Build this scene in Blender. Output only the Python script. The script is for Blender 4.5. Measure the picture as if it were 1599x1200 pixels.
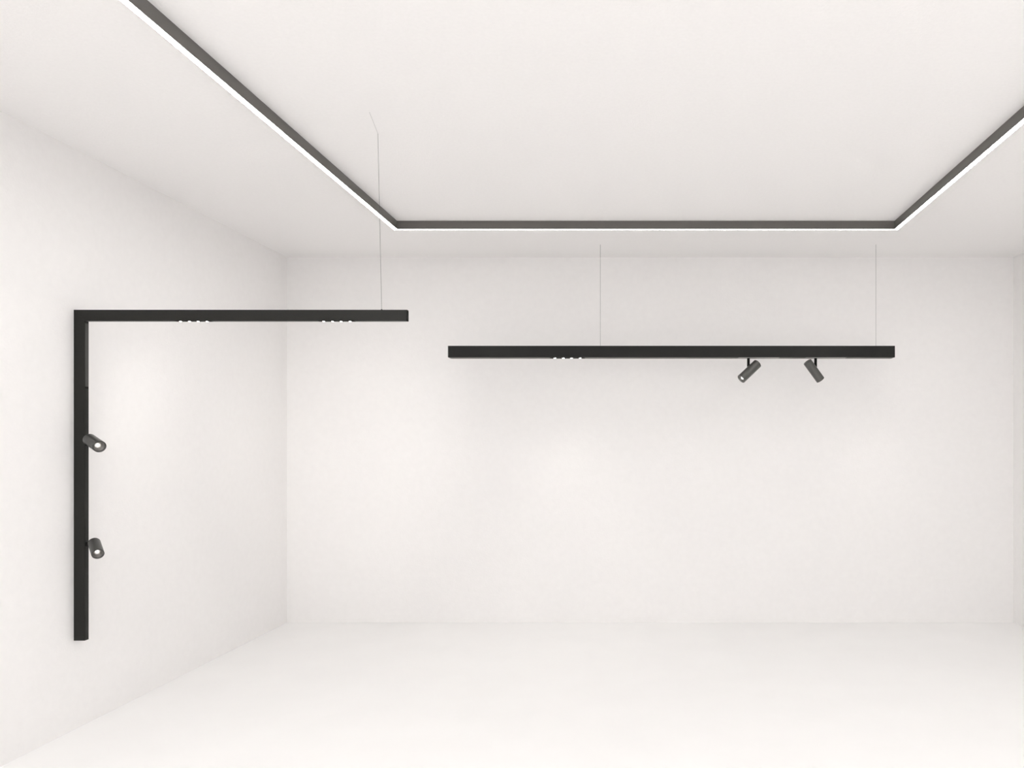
import bpy, bmesh, math
from mathutils import Vector, Matrix

S = bpy.context.scene
COL = S.collection
for o in list(bpy.data.objects):
    bpy.data.objects.remove(o)

# ------------------------------------------------------------------ camera
F = 1200.0                    # focal length in pixels of the 1599 px frame
VX, VY = 1010.0, 690.0        # principal point (view-camera shift, verticals stay vertical)
CZ = 1.487                    # camera height
cam_data = bpy.data.cameras.new('camera')
cam = bpy.data.objects.new('camera', cam_data)
COL.objects.link(cam)
cam.location = (0, 0, CZ)
cam.rotation_euler = (math.radians(90), 0, 0)
cam_data.sensor_width = 36.0
cam_data.sensor_fit = 'HORIZONTAL'
cam_data.lens = F / 1599.0 * 36.0
cam_data.shift_x = -(VX - 799.5) / 1599.0
cam_data.shift_y = (VY - 600.0) / 1599.0
cam_data.clip_start = 0.02
S.camera = cam

# ------------------------------------------------------------------ world, exposure
world = bpy.data.worlds.new('soft_daylight')
S.world = world
world.use_nodes = True
bg = world.node_tree.nodes['Background']
bg.inputs['Color'].default_value = (0.995, 0.995, 1.0, 1)
WORLD = 3.85
bg.inputs['Strength'].default_value = WORLD
STRIP = 51.0                  # luminance of the ceiling light line
S.view_settings.view_transform = 'Standard'
S.view_settings.look = 'None'
S.view_settings.gamma = 1.0
S.view_settings.exposure = 0.04
S.view_settings.use_curve_mapping = False
try:
    S.cycles.diffuse_bounces = 7
    S.cycles.max_bounces = 9
    S.cycles.use_adaptive_sampling = True
    S.cycles.adaptive_threshold = 0.05
    S.cycles.caustics_reflective = False
    S.cycles.caustics_refractive = False
except Exception:
    pass

# ------------------------------------------------------------------ room numbers (metres)
H = 3.0
XL, XR = -2.953, 3.011
YB, YF = 6.306, -2.2

def P(px, py, d):
    """a measured point of the place: picture coordinates and its distance from the camera plane"""
    return Vector(((px - VX) * d / F, d, CZ - (py - VY) * d / F))

# ------------------------------------------------------------------ materials
def mat(name, color, rough=0.5, metal=0.0, spec=0.5, noise=0.0, scale=40.0, bump=0.0,
        bump_scale=120.0, rough_var=0.0, emit=None, strength=0.0):
    m = bpy.data.materials.new(name)
    m.use_nodes = True
    nt = m.node_tree
    b = nt.nodes['Principled BSDF']
    b.inputs['Roughness'].default_value = rough
    b.inputs['Metallic'].default_value = metal
    b.inputs['Specular IOR Level'].default_value = spec
    b.inputs['Base Color'].default_value = (*color, 1)
    tc = nt.nodes.new('ShaderNodeTexCoord')
    if noise > 0:
        n = nt.nodes.new('ShaderNodeTexNoise')
        n.inputs['Scale'].default_value = scale
        n.inputs['Detail'].default_value = 6
        n.inputs['Roughness'].default_value = 0.6
        nt.links.new(tc.outputs['Object'], n.inputs['Vector'])
        r = nt.nodes.new('ShaderNodeValToRGB')
        r.color_ramp.elements[0].position = 0.3
        r.color_ramp.elements[1].position = 0.7
        r.color_ramp.elements[0].color = (*[max(0, c * (1 - noise)) for c in color], 1)
        r.color_ramp.elements[1].color = (*[min(1, c * (1 + noise)) for c in color], 1)
        nt.links.new(n.outputs['Fac'], r.inputs['Fac'])
        nt.links.new(r.outputs['Color'], b.inputs['Base Color'])
    if bump > 0:
        n2 = nt.nodes.new('ShaderNodeTexNoise')
        n2.inputs['Scale'].default_value = bump_scale
        n2.inputs['Detail'].default_value = 5
        nt.links.new(tc.outputs['Object'], n2.inputs['Vector'])
        bp = nt.nodes.new('ShaderNodeBump')
        bp.inputs['Strength'].default_value = bump
        bp.inputs['Distance'].default_value = 0.004
        nt.links.new(n2.outputs['Fac'], bp.inputs['Height'])
        nt.links.new(bp.outputs['Normal'], b.inputs['Normal'])
    if rough_var > 0:
        n3 = nt.nodes.new('ShaderNodeTexNoise')
        n3.inputs['Scale'].default_value = 1.3
        n3.inputs['Detail'].default_value = 7
        mp = nt.nodes.new('ShaderNodeMapping')
        mp.inputs['Scale'].default_value = (0.6, 1.6, 1)
        nt.links.new(tc.outputs['Object'], mp.inputs['Vector'])
        nt.links.new(mp.outputs['Vector'], n3.inputs['Vector'])
        mr = nt.nodes.new('ShaderNodeMapRange')
        mr.inputs['To Min'].default_value = rough - rough_var
        mr.inputs['To Max'].default_value = rough + rough_var
        nt.links.new(n3.outputs['Fac'], mr.inputs['Value'])
        nt.links.new(mr.outputs['Result'], b.inputs['Roughness'])
    if emit:
        b.inputs['Emission Color'].default_value = (*emit, 1)
        b.inputs['Emission Strength'].default_value = strength
    return m

M_wall = mat('warm_white_plaster', (0.864, 0.852, 0.845), 0.85, spec=0.25, noise=0.012, scale=22, bump=0.18, bump_scale=90)
M_ceil = mat('white_ceiling_plaster', (0.864, 0.852, 0.845), 0.9, spec=0.2, noise=0.014, scale=60, bump=0.25, bump_scale=110)
M_floor = mat('pale_polished_screed', (0.91, 0.904, 0.897), 0.42, spec=0.35, noise=0.012, scale=2.2, rough_var=0.10)
M_track = mat('grey_brown_anodised_metal', (0.125, 0.117, 0.108), 0.5, metal=0.0, spec=0.5, noise=0.05, scale=300)
M_black = mat('black_powder_coat', (0.011, 0.0108, 0.009), 0.50, spec=0.3, noise=0.06, scale=400)
M_bar = mat('black_matt_coat', (0.007, 0.007, 0.0058), 0.5, spec=0.28, noise=0.06, scale=400)
M_cap = mat('deep_black_end_plate', (0.009, 0.009, 0.008), 0.7, spec=0.12, noise=0.05, scale=400)
M_cover = mat('grey_slot_cover', (0.055, 0.055, 0.052), 0.5, spec=0.3, noise=0.05, scale=300)
M_under = mat('grey_underside_cover', (0.19, 0.187, 0.178), 0.85, spec=0.05, noise=0.05, scale=300)
M_plate = mat('pale_grey_adapter', (0.36, 0.36, 0.345), 0.8, spec=0.1, noise=0.03, scale=300)
M_spot = mat('dark_satin_metal', (0.050, 0.050, 0.046), 0.35, metal=0.3, spec=0.35, noise=0.05, scale=300)
M_spot_grey = mat('charcoal_satin_metal', (0.10, 0.10, 0.094), 0.33, metal=0.5, noise=0.05, scale=300)
M_reflector = mat('dark_reflector', (0.17, 0.16, 0.15), 0.4, metal=0.5, noise=0.05, scale=300)
M_cable_steel = mat('thin_steel_cable', (0.32, 0.32, 0.32), 0.5, noise=0.05, scale=300)
M_cable_dark = mat('thin_dark_cable', (0.10, 0.10, 0.10), 0.5, noise=0.05, scale=300)
M_flange = mat('white_outer_flange', (0.62, 0.61, 0.59), 0.6, noise=0.02, scale=300)
M_diff = mat('lit_opal_diffuser', (0.9, 0.9, 0.9), 0.5, noise=0.01, scale=50, emit=(1.0, 0.992, 0.98), strength=STRIP)
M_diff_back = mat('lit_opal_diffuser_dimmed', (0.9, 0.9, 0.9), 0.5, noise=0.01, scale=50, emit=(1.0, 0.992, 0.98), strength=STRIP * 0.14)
M_lens = mat('lit_led_lens', (0.9, 0.9, 0.9), 0.3, noise=0.01, scale=50, emit=(1.0, 0.98, 0.94), strength=14)

# ------------------------------------------------------------------ mesh helpers
def link(name, bm, m, parent=None, smooth=False, bevel=0.0):
    bmesh.ops.recalc_face_normals(bm, faces=bm.faces)
    me = bpy.data.meshes.new(name)
    bm.to_mesh(me)
    bm.free()
    me.materials.append(m)
    o = bpy.data.objects.new(name, me)
    COL.objects.link(o)
    if parent:
        o.parent = parent
        o.matrix_parent_inverse = parent_inverse(parent)
    if smooth:
        for p in me.polygons:
            p.use_smooth = True
        me.set_sharp_from_angle(angle=math.radians(35))
    if bevel:
        b = o.modifiers.new('bevel', 'BEVEL')
        b.width = bevel
        b.segments = 2
        b.limit_method = 'ANGLE'
    return o

def parent_inverse(p):
    return (Matrix.Translation(p.location) @ p.rotation_euler.to_matrix().to_4x4()).inverted()

def box(bm, x0, x1, y0, y1, z0, z1):
    vs = [bm.verts.new((x, y, z)) for x in (x0, x1) for y in (y0, y1) for z in (z0, z1)]
    for f in ((0, 1, 3, 2), (4, 6, 7, 5), (0, 4, 5, 1), (2, 3, 7, 6), (0, 2, 6, 4), (1, 5, 7, 3)):
        bm.faces.new([vs[i] for i in f])

def bbox(x0, x1, y0, y1, z0, z1):
    bm = bmesh.new()
    box(bm, x0, x1, y0, y1, z0, z1)
    return bm

def prism(pts, axis, a0, a1):
    """closed outline pts extruded along an axis; pts are the other two coordinates in x,y,z order"""
    bm = bmesh.new()
    def v(p, a):
        return {'x': (a, p[0], p[1]), 'y': (p[0], a, p[1]), 'z': (p[0], p[1], a)}[axis]
    A = [bm.verts.new(v(p, a0)) for p in pts]
    B = [bm.verts.new(v(p, a1)) for p in pts]
    bm.faces.new(A)
    bm.faces.new(list(reversed(B)))
    n = len(pts)
    for i in range(n):
        bm.faces.new([A[i], A[(i + 1) % n], B[(i + 1) % n], B[i]])
    return bm

def lathe(profile, segs=48, closed=True):
    """profile: (radius, height) pairs turned around +z"""
    bm = bmesh.new()
    rings = []
    for r, z in profile:
        if r < 1e-6:
            rings.append([bm.verts.new((0, 0, z))])
        else:
            rings.append([bm.verts.new((r * math.cos(2 * math.pi * i / segs), r * math.sin(2 * math.pi * i / segs), z)) for i in range(segs)])
    for a, b in zip(rings, rings[1:]):
        for i in range(segs):
            j = (i + 1) % segs
            if len(a) == 1 and len(b) == 1:
                continue
            if len(a) == 1:
                bm.faces.new([a[0], b[j], b[i]])
            elif len(b) == 1:
                bm.faces.new([a[i], a[j], b[0]])
            else:
                bm.faces.new([a[i], a[j], b[j], b[i]])
    return bm

def aim(bm, origin, direction):
    q = Vector((0, 0, 1)).rotation_difference(Vector(direction).normalized())
    bmesh.ops.transform(bm, matrix=Matrix.Translation(origin) @ q.to_matrix().to_4x4(), verts=bm.verts)
    return bm

def rod(a, b, r, segs=12):
    a, b = Vector(a), Vector(b)
    L = (b - a).length
    return aim(lathe([(0, 0), (r, 0), (r, L), (0, L)], segs), a, b - a)

def tube(points, r, segs=10):
    bm = bmesh.new()
    pts = [Vector(p) for p in points]
    rings = []
    for i, p in enumerate(pts):
        d = (pts[min(i + 1, len(pts) - 1)] - pts[max(i - 1, 0)]).normalized()
        u = d.cross(Vector((0, 1, 0.01))).normalized()
        w = d.cross(u).normalized()
        rings.append([bm.verts.new(p + r * (math.cos(2 * math.pi * k / segs) * u + math.sin(2 * math.pi * k / segs) * w)) for k in range(segs)])
    for a, b in zip(rings, rings[1:]):
        for k in range(segs):
            j = (k + 1) % segs
            bm.faces.new([a[k], a[j], b[j], b[k]])
    bm.faces.new(rings[0])
    bm.faces.new(list(reversed(rings[-1])))
    return bm

def thing(name, loc, label, cat, group=None):
    o = bpy.data.objects.new(name, None)
    o.empty_display_size = 0.1
    COL.objects.link(o)
    o.location = loc
    o['label'] = label
    o['category'] = cat
    if group:
        o['group'] = group
    return o

def struct(name, bm, m, label):
    o = link(name, bm, m)
    o['kind'] = 'structure'
    o['label'] = label
    return o

# ------------------------------------------------------------------ the room
T = 0.12
struct('floor', bbox(XL - T, XR + T, YF, YB + T, -T, 0), M_floor, 'pale polished floor')
YO = -0.4   # unseen roof opening added to let daylight in, from the rear wall to here
struct('ceiling', bbox(XL - T, XR + T, YO, YB + T, H, H + T), M_ceil, 'plain white plastered ceiling')
struct('wall_left', bbox(XL - T, XL, YF, YB, 0, H), M_wall, 'plain white wall on the left')
struct('wall_right', bbox(XR, XR + T, YF, YB, 0, H), M_wall, 'plain white wall on the right')
struct('wall_rear', bbox(XL - T, XR + T, YF - T, YF, 0, H), M_wall, 'plain white wall behind the viewer')
struct('wall_back', bbox(XL - T, XR + T, YB, YB + T, 0, H), M_wall, 'plain white back wall')

# ------------------------------------------------------------------ ceiling light line (three straight runs, mitred)
TXL, TXR, TY = -1.7105, 1.697, 5.263          # inner faces of the runs
TH, TW = 0.057, 0.030
YE = -0.4                                      # where the runs end behind the camera
track = thing('ceiling_light_track', (0, TY, H), 'grey linear light profile bent around the ceiling on three sides with glowing white underside', 'ceiling light')

def run(offs, z0, z1, which):
    """a mitred length of one side; offs = (inner, outer) offset from the inner face"""
    a, b = offs
    bm = bmesh.new()
    if which == 'left':
        q = [(TXL - a, YE), (TXL - a, TY + a), (TXL - b, TY + b), (TXL - b, YE)]
    elif which == 'right':
        q = [(TXR + a, YE), (TXR + b, YE), (TXR + b, TY + b), (TXR + a, TY + a)]
    elif which == 'back':
        q = [(TXL - a, TY + a), (TXR + a, TY + a), (TXR + b, TY + b), (TXL - b, TY + b)]
    elif which == 'back_west':
        q = [(TXL - a, TY + a), (-0.0008, TY + a), (-0.0008, TY + b), (TXL - b, TY + b)]
    else:
        q = [(0.0008, TY + a), (TXR + a, TY + a), (TXR + b, TY + b), (0.0008, TY + b)]
    lo = [bm.verts.new((x, y, z0)) for x, y in q]
    hi = [bm.verts.new((x, y, z1)) for x, y in q]
    bm.faces.new(lo)
    bm.faces.new(hi[::-1])
    for i in range(4):
        bm.faces.new([lo[i], hi[i], hi[(i + 1) % 4], lo[(i + 1) % 4]])
    return bm

for side in ('left', 'back', 'right'):
    # channel: inner wall, top web, then the light outer lip
    bm = run((0, 0.002), H - TH, H, side)
    t2 = run((0.002, TW - 0.003), H - 0.012, H, side)
    me = bpy.data.meshes.new('tmp'); t2.to_mesh(me); t2.free(); bm.from_mesh(me); bpy.data.meshes.remove(me)
    link('profile_housing', bm, M_track, track)
    f = link('outer_flange', run((TW - 0.003, TW), H - TH, H, side), M_flange, track)
    f['label'] = 'pale outer edge of the light profile'
for side in ('left', 'back_west', 'back_east', 'right'):
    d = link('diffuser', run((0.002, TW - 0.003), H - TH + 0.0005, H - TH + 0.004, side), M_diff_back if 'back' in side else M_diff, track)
    d['label'] = 'glowing white diffuser strip'

# ------------------------------------------------------------------ downlight module (row of four small lenses)
def downlight_row(parent, xs, y, z, halfy, r, m_body):
    """recessed block flush with the underside, four lit lenses in it"""
    pad = (xs[1] - xs[0]) * 0.55
    blk = link('downlight_module', bbox(xs[0] - pad, xs[-1] + pad, y - halfy, y + halfy, z - 0.0012, z + 0.012), m_body, parent)
    for x in xs:
        prof = [(0, 0.0), (r * 0.95, 0.0), (r, -0.0004), (r * 0.8, -0.0009), (r * 0.4, -0.0013), (0, -0.0015)]
        bm = lathe(prof, 24)
        bmesh.ops.translate(bm, vec=(x, y, z - 0.0012), verts=bm.verts)
        link('lens', bm, M_lens, blk, smooth=True)
    return blk

# ------------------------------------------------------------------ L-shaped luminaire on the left wall
D0 = 3.96
k = D0 / F
ARM_D = 0.028
ax0, ax1 = XL, (132.3 - VX) * k               # upright: wall side and inner face
bx1 = (635.4 - VX) * k                        # free end of the arm
zt, zb = CZ + (VY - 484.0) * k, CZ + (VY - 501.3) * k
zl = CZ - (1001.0 - VY) * k
ell = thing('angled_wall_lamp', (XL, D0, zl), 'black L-shaped linear lamp fixed to the left wall, its arm held by one thin cable', 'wall lamp')
y0, y1 = D0, D0 + ARM_D
# horizontal arm and upright meet in a mitre
ht = zt - zb
bm = prism([(ax0, zt), (bx1 - 0.002, zt), (bx1 - 0.002, zb), (ax1, zb)], 'y', y0, y1)
link('horizontal_arm', bm, M_black, ell)
bm = prism([(ax0, zt - 0.0004), (ax1, zb - 0.0004), (ax1, zl + 0.002), (ax0, zl + 0.002)], 'y', y0, y1)
link('upright_profile', bm, M_black, ell)
bm = prism([(y0, zb), (y1, zb), (y1, zt - 0.006), (y1 - 0.002, zt), (y0, zt)], 'x', bx1 - 0.002, bx1)
link('end_cap', bm, M_cap, ell)['label'] = 'deep black end plate of the arm'
link('end_cap', bbox(ax0, ax1, y0, y1, zl, zl + 0.002), M_cap, ell)
# slot covers on the inner side of the upright, with the small gap between them
zs = CZ + (VY - 604.0) * k
link('slot_cover', bbox(ax1, ax1 + 0.0012, y0 + 0.003, y1 - 0.002, zs, zb - 0.012), M_cover, ell)['label'] = 'lighter grey cover strip inside the corner'
link('slot_gap', bbox(ax1, ax1 + 0.0008, y0 + 0.003, y1 - 0.002, zs - 0.010, zs), M_cap, ell)['label'] = 'small black notch under the cover strip'
link('slot_cover', bbox(ax1, ax1 + 0.0012, y0 + 0.003, y1 - 0.002, zl + 0.012, zs - 0.010), M_black, ell)
yc = (y0 + y1) / 2
for pxs in ((282, 296, 309.3, 323.5), (505.4, 519.2, 532.7, 546.8)):
    downlight_row(ell, [(px - VX) * (k * 1.0035) for px in pxs], yc, zb, 0.010, 0.0060, M_cap)
# suspension cable, anchored on the ceiling a little nearer, and its short surface lead
a = P(596.0, 484.0, D0 + 0.012)
b = P(590.0, 208.0, 3.767)
b.z = H - 0.002
c = Vector((-1.2725, 3.525, H - 0.001))
a.z = zt
link('suspension_cable', tube([a, b], 0.0009), M_cable_dark, ell)['label'] = 'thin suspension cable'
link('ceiling_lead', tube([b, (b + c) / 2 + Vector((0, 0, 0.0005)), c], 0.0006), M_cable_steel, ell)['label'] = 'faint cable end running along the ceiling'
link('cable_clamp', aim(lathe([(0, 0), (0.0035, 0), (0.0035, 0.004), (0.0015, 0.006), (0, 0.006)], 16), (a.x, a.y, zt), (0, 0, 1)), M_black, ell, smooth=True)

# ------------------------------------------------------------------ straight pendant bar by the back wall
D1 = 5.85
k1 = D1 / F
BD = 0.092
px0, px1 = (699.5 - VX) * k1, (1397.5 - VX) * k1
pt, pb = CZ + (VY - 540.3) * k1, CZ + (VY - 558.3) * k1
bar = thing('pendant_bar_lamp', ((px0 + px1) / 2, D1 + BD / 2, pb), 'long straight black pendant bar hanging from two thin cables in front of the back wall', 'pendant lamp')
link('bar_profile', bbox(px0 + 0.002, px1 - 0.002, D1, D1 + BD, pb, pt), M_bar, bar)
link('end_cap', bbox(px0, px0 + 0.002, D1, D1 + BD, pb, pt), M_cap, bar)
link('end_cap', bbox(px1 - 0.002, px1, D1, D1 + BD, pb, pt), M_cap, bar)
ym = D1 + BD / 2
def bx(px):                                     # x on the bar's underside
    return (px - VX) * (k1 * 1.008)
uz = pb - 0.001
segs = [(699.8, 863.5), (910.5, 1151.5), (1216.5, 1256.5), (1320.5, 1397)]
for s0, s1 in segs:
    link('slot_cover', bbox((s0 - VX) * k1 + 0.004 if s0 < 700 else bx(s0), (s1 - VX) * k1 - 0.004 if s1 > 1396 else bx(s1), D1 + 0.002, D1 + BD - 0.002, uz, pb), M_under, bar)['label'] = 'grey cover strip under the bar'
downlight_row(bar, [bx(866.6), bx(879.6), bx(892.5), bx(906)], ym, pb, 0.04, 0.0095, M_cap)
for s0, s1 in ((1152.5, 1216), (1257.5, 1320)):
    link('adapter_cover', bbox(bx(s0), bx(s1), D1 + 0.002, D1 + BD - 0.002, uz - 0.0005, pb), M_plate, bar)['label'] = 'pale adapter plate under the bar'
for px in (937.3, 1367.8):
    x = (px - VX) * (ym / F)
    cb = link('suspension_cable', rod((x, ym, pt), (x, ym, H), 0.0013), M_cable_steel, bar)
    link('cable_clamp', aim(lathe([(0, 0), (0.004, 0), (0.004, 0.002), (0.002, 0.004), (0, 0.004)], 16), (x, ym, pt), (0, 0, 1)), M_black, bar, smooth=True)

# ------------------------------------------------------------------ cylinder spotlights
def spotlight(back, front, r, stem, label, power, glow, cone=55, m_body=None, dl=0.0):
    """body from back to front centre; stem = points from the profile to the body"""
    back, front = Vector(back), Vector(front)
    ax = (front - back).normalized()
    L = (front - back).length
    root = thing('track_spotlight', stem[0], label, 'spotlight', 'cylinder spotlights on the black light profiles')
    ch = r * 0.07
    body = lathe([(0, 0), (r - ch, 0), (r, ch), (r, L * 0.5), (r, L - 0.0015), (r - 0.0012, L), (r - 0.004, L), (r - 0.0045, L - 0.004), (r - 0.0045, L - 0.010)], 56)
    aim(body, back, ax)
    link('lamp_body', body, m_body or M_spot, root, smooth=True)
    ring = aim(lathe([(r - 0.0045, L - 0.010), (r * 0.66, L - 0.013), (r * 0.45, L - 0.019), (r * 0.30, L - 0.0245), (r * 0.27, L - 0.030), (0, L - 0.030)], 48), back, ax)
    link('reflector', ring, M_reflector, root, smooth=True)['label'] = 'grey reflector inside the lamp mouth'
    lens = aim(lathe([(0, L - 0.0295), (r * 0.24, L - 0.0295), (r * (0.22 + 8 * dl), L - 0.024 + dl), (r * 0.13, L - 0.019 + dl), (0, L - 0.0175 + dl)], 32), back, ax)
    lm = mat('lit_spot_lens', (0.9, 0.9, 0.9), 0.3, noise=0.01, scale=50, emit=(1, 0.98, 0.94), strength=glow)
    link('lens', lens, lm, root, smooth=True)['label'] = 'glowing lens'
    link('mounting_stem', tube(stem, 0.0105 if r > 0.03 else 0.012, 20), M_cap, root, smooth=True)
    ld = bpy.data.lights.new('spot_beam', 'SPOT')
    ld.energy = power
    ld.color = (1, 0.97, 0.93)
    ld.spot_size = math.radians(cone)
    ld.spot_blend = 1.0
    ld.shadow_soft_size = 0.02
    lo = bpy.data.objects.new('spot_beam', ld)
    COL.objects.link(lo)
    lo.parent = root
    lo.matrix_parent_inverse = parent_inverse(root)
    lo.location = front + ax * 0.004
    lo.rotation_euler = ax.to_track_quat('-Z', 'Y').to_euler()
    return root

# upright: stems start on its inner face
def side(py):
    return Vector((ax1 + 0.0012, yc, CZ - (py - VY) * k))
s1a, s1b = P(139.5, 686.5, 3.925), P(155.5, 697.8, 3.84)
spotlight(s1a, s1b, 0.0298, [side(693), side(693) + Vector((0.014, -0.004, 0)), s1a.lerp(s1b, 0.25)],
          'upper black cylinder spotlight on the wall lamp upright, tilted to the right', 3.0, 5)
s2a, s2b = P(147.0, 847.6, 3.925), P(153.0, 865.8, 3.835)
spotlight(s2a, s2b, 0.0272, [side(851), side(851) + Vector((0.016, -0.004, 0)), s2a.lerp(s2b, 0.25)],
          'lower black cylinder spotlight on the wall lamp upright, pointing steeply down', 3.0, 5)
def under(px):
    v = P(px, 559, ym)
    v.z = uz - 0.0005
    return v
s3a, s3b = P(1183.0, 568.0, 5.905), P(1157.3, 592.4, 5.845)
u = under(1168.7)
spotlight(s3a, s3b, 0.0355, [u, Vector((u.x, u.y, u.z - 0.075))],
          'black cylinder spotlight under the pendant bar, tilted down left, glow visible in its mouth', 3.0, 5, m_body=M_spot_grey, dl=0.011)
s4a, s4b = P(1260.6, 565.2, 5.862), P(1281.3, 593.7, 5.90)
u = under(1273.6)
spotlight(s4a, s4b, 0.0335, [u, Vector((u.x, u.y, u.z - 0.070))],
          'black cylinder spotlight under the pendant bar, tilted down right, nearest the bar end', 3.0, 5, m_body=M_spot_grey)

# light of the small downlight rows
def row_light(parent, x, y, z, power, tilt, cone):
    ld = bpy.data.lights.new('downlight_beam', 'SPOT')
    ld.energy = power
    ld.color = (1, 0.97, 0.93)
    ld.spot_size = math.radians(cone)
    ld.spot_blend = 1.0
    ld.shadow_soft_size = 0.02
    lo = bpy.data.objects.new('downlight_beam', ld)
    COL.objects.link(lo)
    lo.parent = parent
    lo.matrix_parent_inverse = parent_inverse(parent)
    lo.location = (x, y, z - 0.012)
    lo.rotation_euler = tilt
def toward(a, b):
    return (Vector(b) - Vector(a)).to_track_quat('-Z', 'Y').to_euler()
xa, xb = (303 - VX) * k, (526 - VX) * k
row_light(ell, xa, yc, zb, 6.5, toward((xa, yc, zb), (-2.95, 5.0, 1.35)), 80)
row_light(ell, xb, yc, zb, 32, toward((xb, yc, zb), (-2.55, 6.3, 1.35)), 58)
row_light(bar, bx(886), ym, pb, 8, (0, 0, 0), 80)
